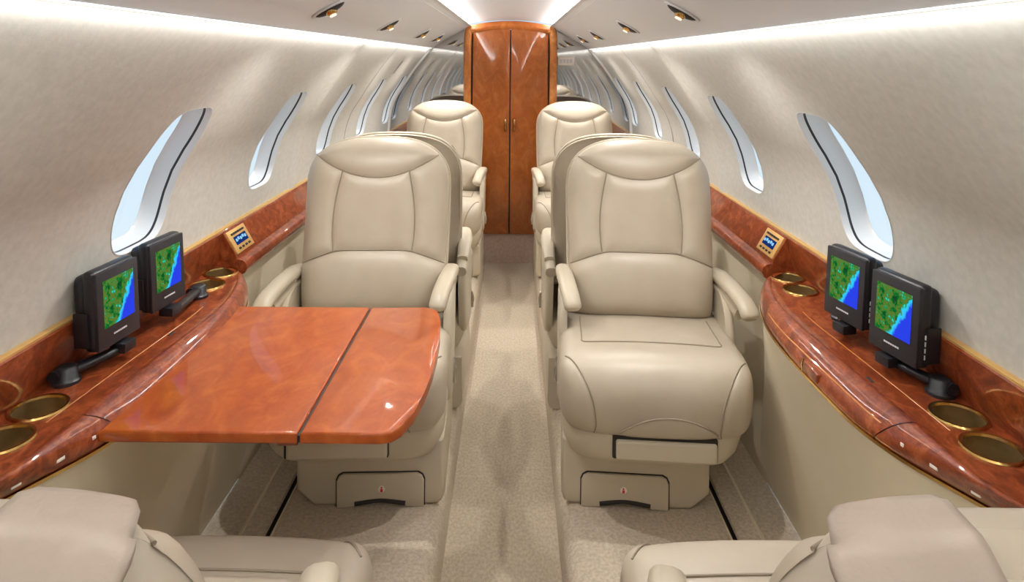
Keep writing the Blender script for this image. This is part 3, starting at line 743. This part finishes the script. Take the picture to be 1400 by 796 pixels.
def build_seat(name, ins, rec, sleeve=False):
    """seat facing -y; ins = x sign of the aisle side"""
    o = empty(name)
    B = back_frame(rec)
    lerp = lambda a, b, t: a + (b - a) * t
    # --- back cushion panels
    f = coons(lambda u: (lerp(-XH, XH, u), hs(lerp(-XH, XH, u))), lambda u: (lerp(-XH, XH, u), v_top(lerp(-XH, XH, u))),
              lambda v: (-XH, lerp(hs(XH), v_top(XH), v)), lambda v: (XH, lerp(hs(XH), v_top(XH), v)))
    bm = new(); panel(bm, B, f, 28, 12, 0.013); obj('headrest_panel', bm, 'leather', o, 80)
    vt_, vb_ = hs(0.106), ls(0.127)
    f = coons(lambda u: (lerp(-cx_(vb_), cx_(vb_), u), ls(lerp(-cx_(vb_), cx_(vb_), u))), lambda u: (lerp(-cx_(vt_), cx_(vt_), u), hs(lerp(-cx_(vt_), cx_(vt_), u))),
              lambda v: (-cx_(lerp(vb_, vt_, v)), lerp(vb_, vt_, v)), lambda v: (cx_(lerp(vb_, vt_, v)), lerp(vb_, vt_, v)))
    bm = new(); panel(bm, B, f, 20, 20, 0.010); obj('centre_panel', bm, 'leather', o, 80)
    vlo = ls(0.224)
    for s in (-1, 1):
        xb, xt = cx_(vb_), cx_(vt_)
        f = coons(lambda u: (s * lerp(xb, side_x(vlo), u), ls(lerp(xb, side_x(vlo), u))), lambda u: (s * lerp(xt, XH, u), hs(lerp(xt, XH, u))),
                  lambda v: (s * cx_(lerp(vb_, vt_, v)), lerp(vb_, vt_, v)), lambda v: (s * (side_x(lerp(vlo, v_top(XH), v)) if v < 0.999 else XH), lerp(vlo, hs(XH), v)))
        bm = new(); panel(bm, B, f, 16, 20, 0.014); obj('side_bolster', bm, 'leather', o, 80)
    f = coons(lambda u: (lerp(-side_x(0), side_x(0), u), 0.0), lambda u: (lerp(-side_x(vlo), side_x(vlo), u), ls(lerp(-side_x(vlo), side_x(vlo), u))),
              lambda v: (-side_x(lerp(0, vlo, v)), lerp(0, vlo, v)), lambda v: (side_x(lerp(0, vlo, v)), lerp(0, vlo, v)))
    bm = new(); panel(bm, B, f, 26, 16, 0.014); obj('lumbar_panel', bm, 'leather', o, 80)
    def seam(pts, r=0.0019):
        bm = new(); tube(bm, pts, r, n=6, steps=len(pts) * 2); obj('seam', bm, 'seam', o, 70)
    sm = lambda x, v: B(x, v, dome(x, v) + 0.0022)
    seam([sm(lerp(-XH, XH, k / 20), hs(lerp(-XH, XH, k / 20))) for k in range(21)])
    seam([sm(lerp(-0.222, 0.222, k / 20), ls(lerp(-0.222, 0.222, k / 20))) for k in range(21)])
    for s in (-1, 1): seam([sm(s * cx_(lerp(vb_, vt_, k / 12)), lerp(vb_, vt_, k / 12)) for k in range(13)])
    # --- back shell
    out = []
    for k in range(9): out.append((-side_x(0.40 * k / 8), 0.40 * k / 8))
    for k in range(1, 32):
        a = math.pi - math.pi * k / 32
        c, d = math.cos(a), math.sin(a)
        out.append((math.copysign(abs(c) ** 0.8, c) * BW, 0.40 + 0.155 * d ** 0.8))
    for k in range(9): out.append((side_x(0.40 - 0.40 * k / 8), 0.40 - 0.40 * k / 8))
    out += [(side_x(0) * (1 - 2 * k / 8), 0.0) for k in range(1, 8)]
    rings = []
    for sc, dh in ((1.0, 0.0), (1.012, -0.015), (1.02, -0.035), (1.015, -0.055), (0.97, -0.075), (0.85, -0.088), (0.5, -0.095), (0.02, -0.096)):
        ring = []
        for x, v in out:
            h0 = dome(x, v)
            hb = h0 + dh if dh > -0.03 else max(min(h0 + dh, -0.03), -2) if dh > -0.06 else -0.05 + (dh + 0.04)
            cx, cv = 0.0, 0.26
            ring.append(B(cx + (x - cx) * sc, cv + (v - cv) * sc, hb))
        rings.append(ring)
    bm = new(); loft(bm, rings); obj('back_shell', bm, 'leather', o, 70)
    # piping round the rear edge and centre clip
    loop = [B(x * 1.022, 0.26 + (v - 0.26) * 1.022, min(-0.045, dome(x, v) - 0.04)) for x, v in out[:len(out) - 7]]
    bm = new(); tube(bm, loop[::2], 0.005, n=6, steps=len(loop)); obj('piping', bm, 'shell', o, 70)
    # --- seat cushion
    CP = [(0.16, 0.425), (0.05, 0.436), (-0.06, 0.442), (-0.16, 0.447), (-0.23, 0.447), (-0.285, 0.432), (-0.318, 0.395), (-0.328, 0.345), (-0.322, 0.295), (-0.296, 0.268), (-0.20, 0.262)]
    W_, RR = 0.252, 0.042
    def cush(x, t, extra=0.0):
        p = cr_([(0, a, b) for a, b in CP], t); q = cr_([(0, a, b) for a, b in CP], min(1, t + .02)) - cr_([(0, a, b) for a, b in CP], max(0, t - .02))
        q.normalize(); nrm = Vector((0, -q.z, q.y))     # inward
        k = min(1, max(0, (abs(x) - (W_ - RR)) / RR)); ins_ = RR * (1 - math.sqrt(max(0, 1 - k * k))) * 0.9
        crown = 0.010 * (1 - (x / W_) ** 2)
        yp = 0.028 * (abs(x) / W_) ** 5 * min(1, max(0, (t - 0.4) * 3))     # front corners swept back
        x = x * (1 - 0.07 * max(0, (t - 0.70) / 0.30) ** 1.6)
        return Vector((x, p.y + yp, p.z)) + nrm * (ins_ - crown - extra) * 1.0
    xs = [-W_ * math.sin(math.pi / 2 * (1 - 2 * k / 32)) for k in range(33)]
    bm = new()
    V = grid(bm, lambda u, v: cush(xs[min(32, int(round(u * 32)))], v), 32, 40)
    for col in (V[0], V[-1]):
        try: bm.faces.new([v for v in col])
        except ValueError: pass
    obj('seat_cushion', bm, 'leather', o, 60)
    def cpatch(nm, f, n, m, puff, matn='leather', ew=0.12):
        bm = new()
        def pt(u, v):
            x, t = f(u, v); e = min(u, 1 - u, v, 1 - v)
            return cush(x, t, -0.002 + puff * (1 - math.exp(-(e / ew) ** 1.2)))
        grid(bm, pt, n, m); return obj(nm, bm, matn, o, 80)
    # stitched seat insert, front corner gussets, arched front panel
    cpatch('seat_insert', lambda u, v: (lerp(-0.195, 0.195, u) * (1 - 0.12 * v), lerp(0.12, 0.345, v)), 18, 14, 0.006)
    for s in (-1, 1):
        cpatch('corner_gusset', lambda u, v: (s * lerp(0.250, 0.243 - 0.085 * math.sin(math.pi * min(1, (v * 0.62 + 0.02))) ** 0.9, u), lerp(0.44, 0.86, v)), 10, 16, 0.006)
    cpatch('front_arch_panel', lambda u, v: (0.03 * -ins + lerp(-0.135, 0.135, u), lerp(0.885, 0.885 - 0.155 * max(0.0, 1 - (2 * u - 1) ** 2) ** 0.5, v)), 20, 8, 0.005)
    cs = lambda x, t: cush(x, t, 0.0012)
    seam([cs(s_a * 0.190, lerp(0.14, 0.335, k / 8)) for s_a in (-1,) for k in range(9)] + [cs(lerp(-0.178, 0.178, k / 12), 0.345) for k in range(13)] + [cs(0.190, lerp(0.335, 0.14, k / 8)) for k in range(9)])
    for s in (-1, 1): seam([cs(s * (0.243 - 0.085 * math.sin(math.pi * min(1, (k / 16 * 0.62 + 0.02))) ** 0.9), lerp(0.44, 0.86, k / 16)) for k in range(17)])
    seam([cs(0.03 * -ins + lerp(-0.135, 0.135, k / 20), 0.885 - 0.155 * max(0.0, 1 - (2 * k / 20 - 1) ** 2) ** 0.5) for k in range(21)])
    # --- lower bucket shell
    bm = new(); rings = []
    for sx, y0, y1, z, rr in ((0.235, -0.26, 0.20, 0.300, 0.06), (0.246, -0.300, 0.20, 0.285, 0.06), (0.248, -0.312, 0.21, 0.262, 0.06), (0.243, -0.308, 0.20, 0.215, 0.06), (0.230, -0.292, 0.19, 0.186, 0.06), (0.21, -0.268, 0.18, 0.172, 0.06)):
        ring = []
        cxm, cym = 0, (y0 + y1) / 2
        for k in range(48):
            a = 2 * math.pi * k / 48; c, d = math.cos(a), math.sin(a); e = 2 / 5.5
            xx = math.copysign(abs(c) ** e, c) * sx
            if xx * -ins > 0 and z < 0.28: xx *= (1 - (0.285 - z) * 0.9)       # tapers on the wall side
            ring.append((xx, cym + math.copysign(abs(d) ** e, d) * (y1 - y0) / 2, z))
        rings.append(ring)
    loft(bm, rings, True, True, True); obj('bucket_shell', bm, 'shell', o, 60)
    # leg-rest flap in its dark slot
    s_ = -ins; xa, xb = sorted((s_ * -0.105, s_ * 0.150))
    bm = new(); rbox(bm, (xa - 0.008, -0.318, 0.208), (xb + 0.003, -0.25, 0.268), 0.003, 1); obj('leg_rest_slot', bm, 'dark', o)
    bm = new(); rbox(bm, (xa, -0.328, 0.210), (xb, -0.26, 0.260), 0.008, 3); obj('leg_rest', bm, 'shell', o, 50)
    # --- plinth
    x0, x1 = -0.245, 0.162
    poly = [(x0, 0.18), (x0, 0.05), (x0 + 0.055, 0.0), (x1 - 0.045, 0.0), (x1, 0.045), (x1, 0.18)]
    poly = [(x0 + 0.004, 0.18), (x0, 0.03), (x0 + 0.008, 0.008), (x0 + 0.03, 0.0), (x1 - 0.05, 0.0), (x1, 0.045), (x1, 0.18)]
    if ins > 0: poly = [(-x, z) for x, z in poly][::-1]
    bm = new(); prism_xz(bm, poly, -0.19, 0.22, 0.012); obj('plinth', bm, 'shell', o, 50)
    pa, pb = sorted((s_ * -0.188, s_ * 0.050))
    poly = [(pa, 0.0), (pa + 0.035, 0.0)] + [(pa + 0.035 + (pb - pa - 0.07) * k / 14, 0.018 * math.sin(math.pi * k / 14) ** 0.6) for k in range(1, 14)] + [(pb - 0.035, 0.0), (pb, 0.0), (pb, 0.072), (pb - 0.006, 0.085), (pb - 0.018, 0.092), (pa + 0.018, 0.092), (pa + 0.006, 0.085), (pa, 0.072)]
    bm = new(); prism_xz(bm, [(x + (0.003 if x > (pa + pb) / 2 else -0.003), z + (0.003 if z > 0.05 else 0.001)) for x, z in poly], -0.1915, -0.185, 0.0); obj('drawer_gap', bm, 'dark', o, 0)
    bm = new(); prism_xz(bm, poly, -0.199, -0.19, 0.004); dw = obj('stowage_drawer', bm, 'shell', o, 50)
    pc = (pa + pb) / 2 - 0.004 * s_
    bm = new(); cyl(bm, (pc, -0.2008, 0.052), 0.009, 0.003, 20, 'Y'); obj('round_sticker', bm, 'placard', dw, 40)
    bm = new(); rbox(bm, (pc - 0.0035, -0.2016, 0.044), (pc + 0.0035, -0.2000, 0.053), 0.001, 1); cyl(bm, (pc, -0.2016, 0.0565), 0.0025, 0.0016, 10, 'Y'); obj('red_symbol', bm, 'red', dw, 40)
    bm = new(); tube(bm, [(pa + 0.05, -0.1995, 0.012), ((pa + pb) / 2, -0.1995, 0.020), (pb - 0.05, -0.1995, 0.012)], 0.004, 0.006, 8); obj('finger_recess', bm, 'dark', dw, 40)
    # --- sides and arm-rests
    for s in (-1, 1):
        bm = new(); rings = []
        for dx, sc in ((0.224, 1.0), (0.238, 1.0), (0.246, 0.97), (0.250, 0.90), (0.251, 0.5), (0.251, 0.02)):
            ring = []
            for k in range(40):
                a = 2 * math.pi * k / 40; c, d = math.cos(a), math.sin(a); e = 2 / 3.6
                yy = 0.055 + math.copysign(abs(c) ** e, c) * 0.150 * sc; zz = 0.375 + math.copysign(abs(d) ** e, d) * 0.155 * sc
                zz += 0.0
                ring.append((s * (dx + 0.008 * (1 - abs(yy) / 0.3)), yy + (zz - 0.375) * 0.25, zz))
            rings.append(ring)
        loft(bm, rings, True, True, True); obj('side_panel', bm, 'shell', o, 60)
        aisle = (s == ins)
        if aisle: path = [(s * 0.240, 0.20, 0.520), (s * 0.242, 0.12, 0.552), (s * 0.238, 0.04, 0.560), (s * 0.230, -0.03, 0.556), (s * 0.220, -0.08, 0.536), (s * 0.212, -0.105, 0.505)]
        else: path = [(s * 0.240, 0.20, 0.530), (s * 0.246, 0.12, 0.552), (s * 0.252, 0.03, 0.560), (s * 0.262, -0.04, 0.555), (s * 0.278, -0.10, 0.535), (s * 0.286, -0.128, 0.506)]
        if sleeve and not aisle: path = [(x * 0.94, y_, z_) for x, y_, z_ in path]
        bm = new(); tube(bm, path, 0.026, 0.019, 14, 24, taper=lambda t: (0.75 + 0.25 * min(1, t * 4)) * (1.0 if t < 0.93 else 1 - 0.35 * ((t - 0.93) / 0.07) ** 2), pw=2.6); ar = obj('armrest', bm, 'shell', o, 60)
        low = [(x * 0.985, y + 0.03, z - 0.035) for x, y, z in path[:-1]]
        bm = new(); tube(bm, low, 0.020, 0.020, 10, 18, pw=2.6); obj('armrest_support', bm, 'dark' if False else 'shell', ar, 60)
        bm = new(); cyl(bm, (s * 0.236 - 0.012, 0.085, 0.44), 0.010, 0.024, 14, 'X'); rbox(bm, (s * 0.236 - 0.006, 0.06, 0.43), (s * 0.236 + 0.006, 0.11, 0.45), 0.002, 1); obj('belt_fitting', bm, 'chrome', o, 50)
    # chrome recline lever on the aisle side
    bm = new(); tube(bm, [(ins * 0.258, -0.02, 0.330), (ins * 0.264, -0.03, 0.300), (ins * 0.262, -0.035, 0.262)], 0.006, 0.004, 8); obj('recline_lever', bm, 'chrome', o, 60)
    # clip on top of the back
    bm = new()
    if not sleeve: rbox(bm, (ins * 0.10 - 0.03, -0.014, -0.005), (ins * 0.10 + 0.03, 0.014, 0.006), 0.003, 1, Matrix.Translation(B(0, v_top(0.10) + 0.002, -0.045)) @ Matrix.Rotation(ins * 0.22, 4, 'Y')); obj('belt_guide', bm, 'shell', o, 50)
    else: bm.free()
    if sleeve:
        # leather sleeve slipped over the shoulder of the back
        th0, th1 = 1.22, 0.74          # angle range on the shoulder superellipse
        rings = []; NK = 16
        prof_ = ((-0.13, 0.020), (-0.08, 0.022), (-0.035, 0.022), (-0.006, 0.018), (0.012, 0.002), (0.020, -0.03), (0.022, -0.062), (0.018, -0.092), (-0.004, -0.114), (-0.05, -0.120), (-0.12, -0.121), (-0.18, -0.120))
        def srow(k):
            a = th0 + (th1 - th0) * k / NK
            x, v = math.cos(a) ** 0.8 * BW, 0.40 + 0.155 * math.sin(a) ** 0.8
            d = Vector((math.cos(a + 0.12), math.sin(a + 0.12))); fl_ = 0.018 * max(0, (k - 10) / 6) ** 1.6
            ring = []
            for q, h in prof_:
                xx, vv_ = x + d.x * (q + fl_), v + d.y * (q + fl_)
                hh = h + (dome(min(xx, BW), min(vv_, 0.555)) if h > -0.001 else (0.6 * dome(x, v) if h > -0.05 else 0))
                ring.append(B(ins * xx, vv_, hh))
            return ring
        for k in range(NK + 1): rings.append(srow(k))
        bm = new(); loft(bm, rings, False)
        so = obj('shoulder_sleeve', bm, 'leather_sleeve', o, 70)
        so.modifiers.new('thick', 'SOLIDIFY').thickness = 0.007
        for ci in (8, 10):
            bm = new(); tube(bm, [r_[ci] + Vector((0, 0.0045, 0.001)) for r_ in rings[1:-1]], 0.0012, n=6); obj('stitch_line', bm, 'placard', so)
    return o
def place(o, x, y, rz):
    o.location = (x, y, SF); o.rotation_euler = (0, 0, rz)
    return o
REC = 0.19
seat_r = place(build_seat('cabin_seat', -1, REC), 0.420, 2.0, -0.075)          # aisle on -x
seat_l = place(build_seat('cabin_seat', 1, REC), -0.412, 2.0, 0.04)
tag(seat_r, 'beige leather seat in front of the stowed-table console, its whole cushion showing', 'seat')
tag(seat_l, 'beige leather seat at the unfolded wooden table, cushion partly under it', 'seat')
c = place(copy_tree(seat_l), 0.395, 2.54, math.pi); tag(c, 'beige leather seat back to back behind the seat by the stowed-table console', 'seat')
c = place(copy_tree(seat_r), -0.395, 2.54, math.pi); tag(c, 'beige leather seat back to back behind the seat at the unfolded table', 'seat')
c = place(copy_tree(seat_r), 0.400, 3.90, 0); tag(c, 'beige leather seat beside the wood double door, under the white placard', 'seat')
c = place(copy_tree(seat_l), -0.400, 3.90, 0); tag(c, 'beige leather seat beside the wood double door, on the unfolded-table side', 'seat')
f1 = place(build_seat('cabin_seat', 1, 0.50, True), 0.452, 0.80, math.pi); tag(f1, 'beige leather seat with shoulder sleeve, facing the seat by the stowed-table console', 'seat')
f2 = place(build_seat('cabin_seat', -1, 0.50, True), -0.452, 0.80, math.pi); tag(f2, 'beige leather seat with shoulder sleeve, facing the seat at the unfolded table', 'seat')

def rebase(o, loc):
    loc = Vector(loc); o.location = loc
    for ch in o.children: ch.location = ch.location - loc
rebase(cl, (-0.75, 1.36, SF)); rebase(cr2, (0.75, 1.36, SF))
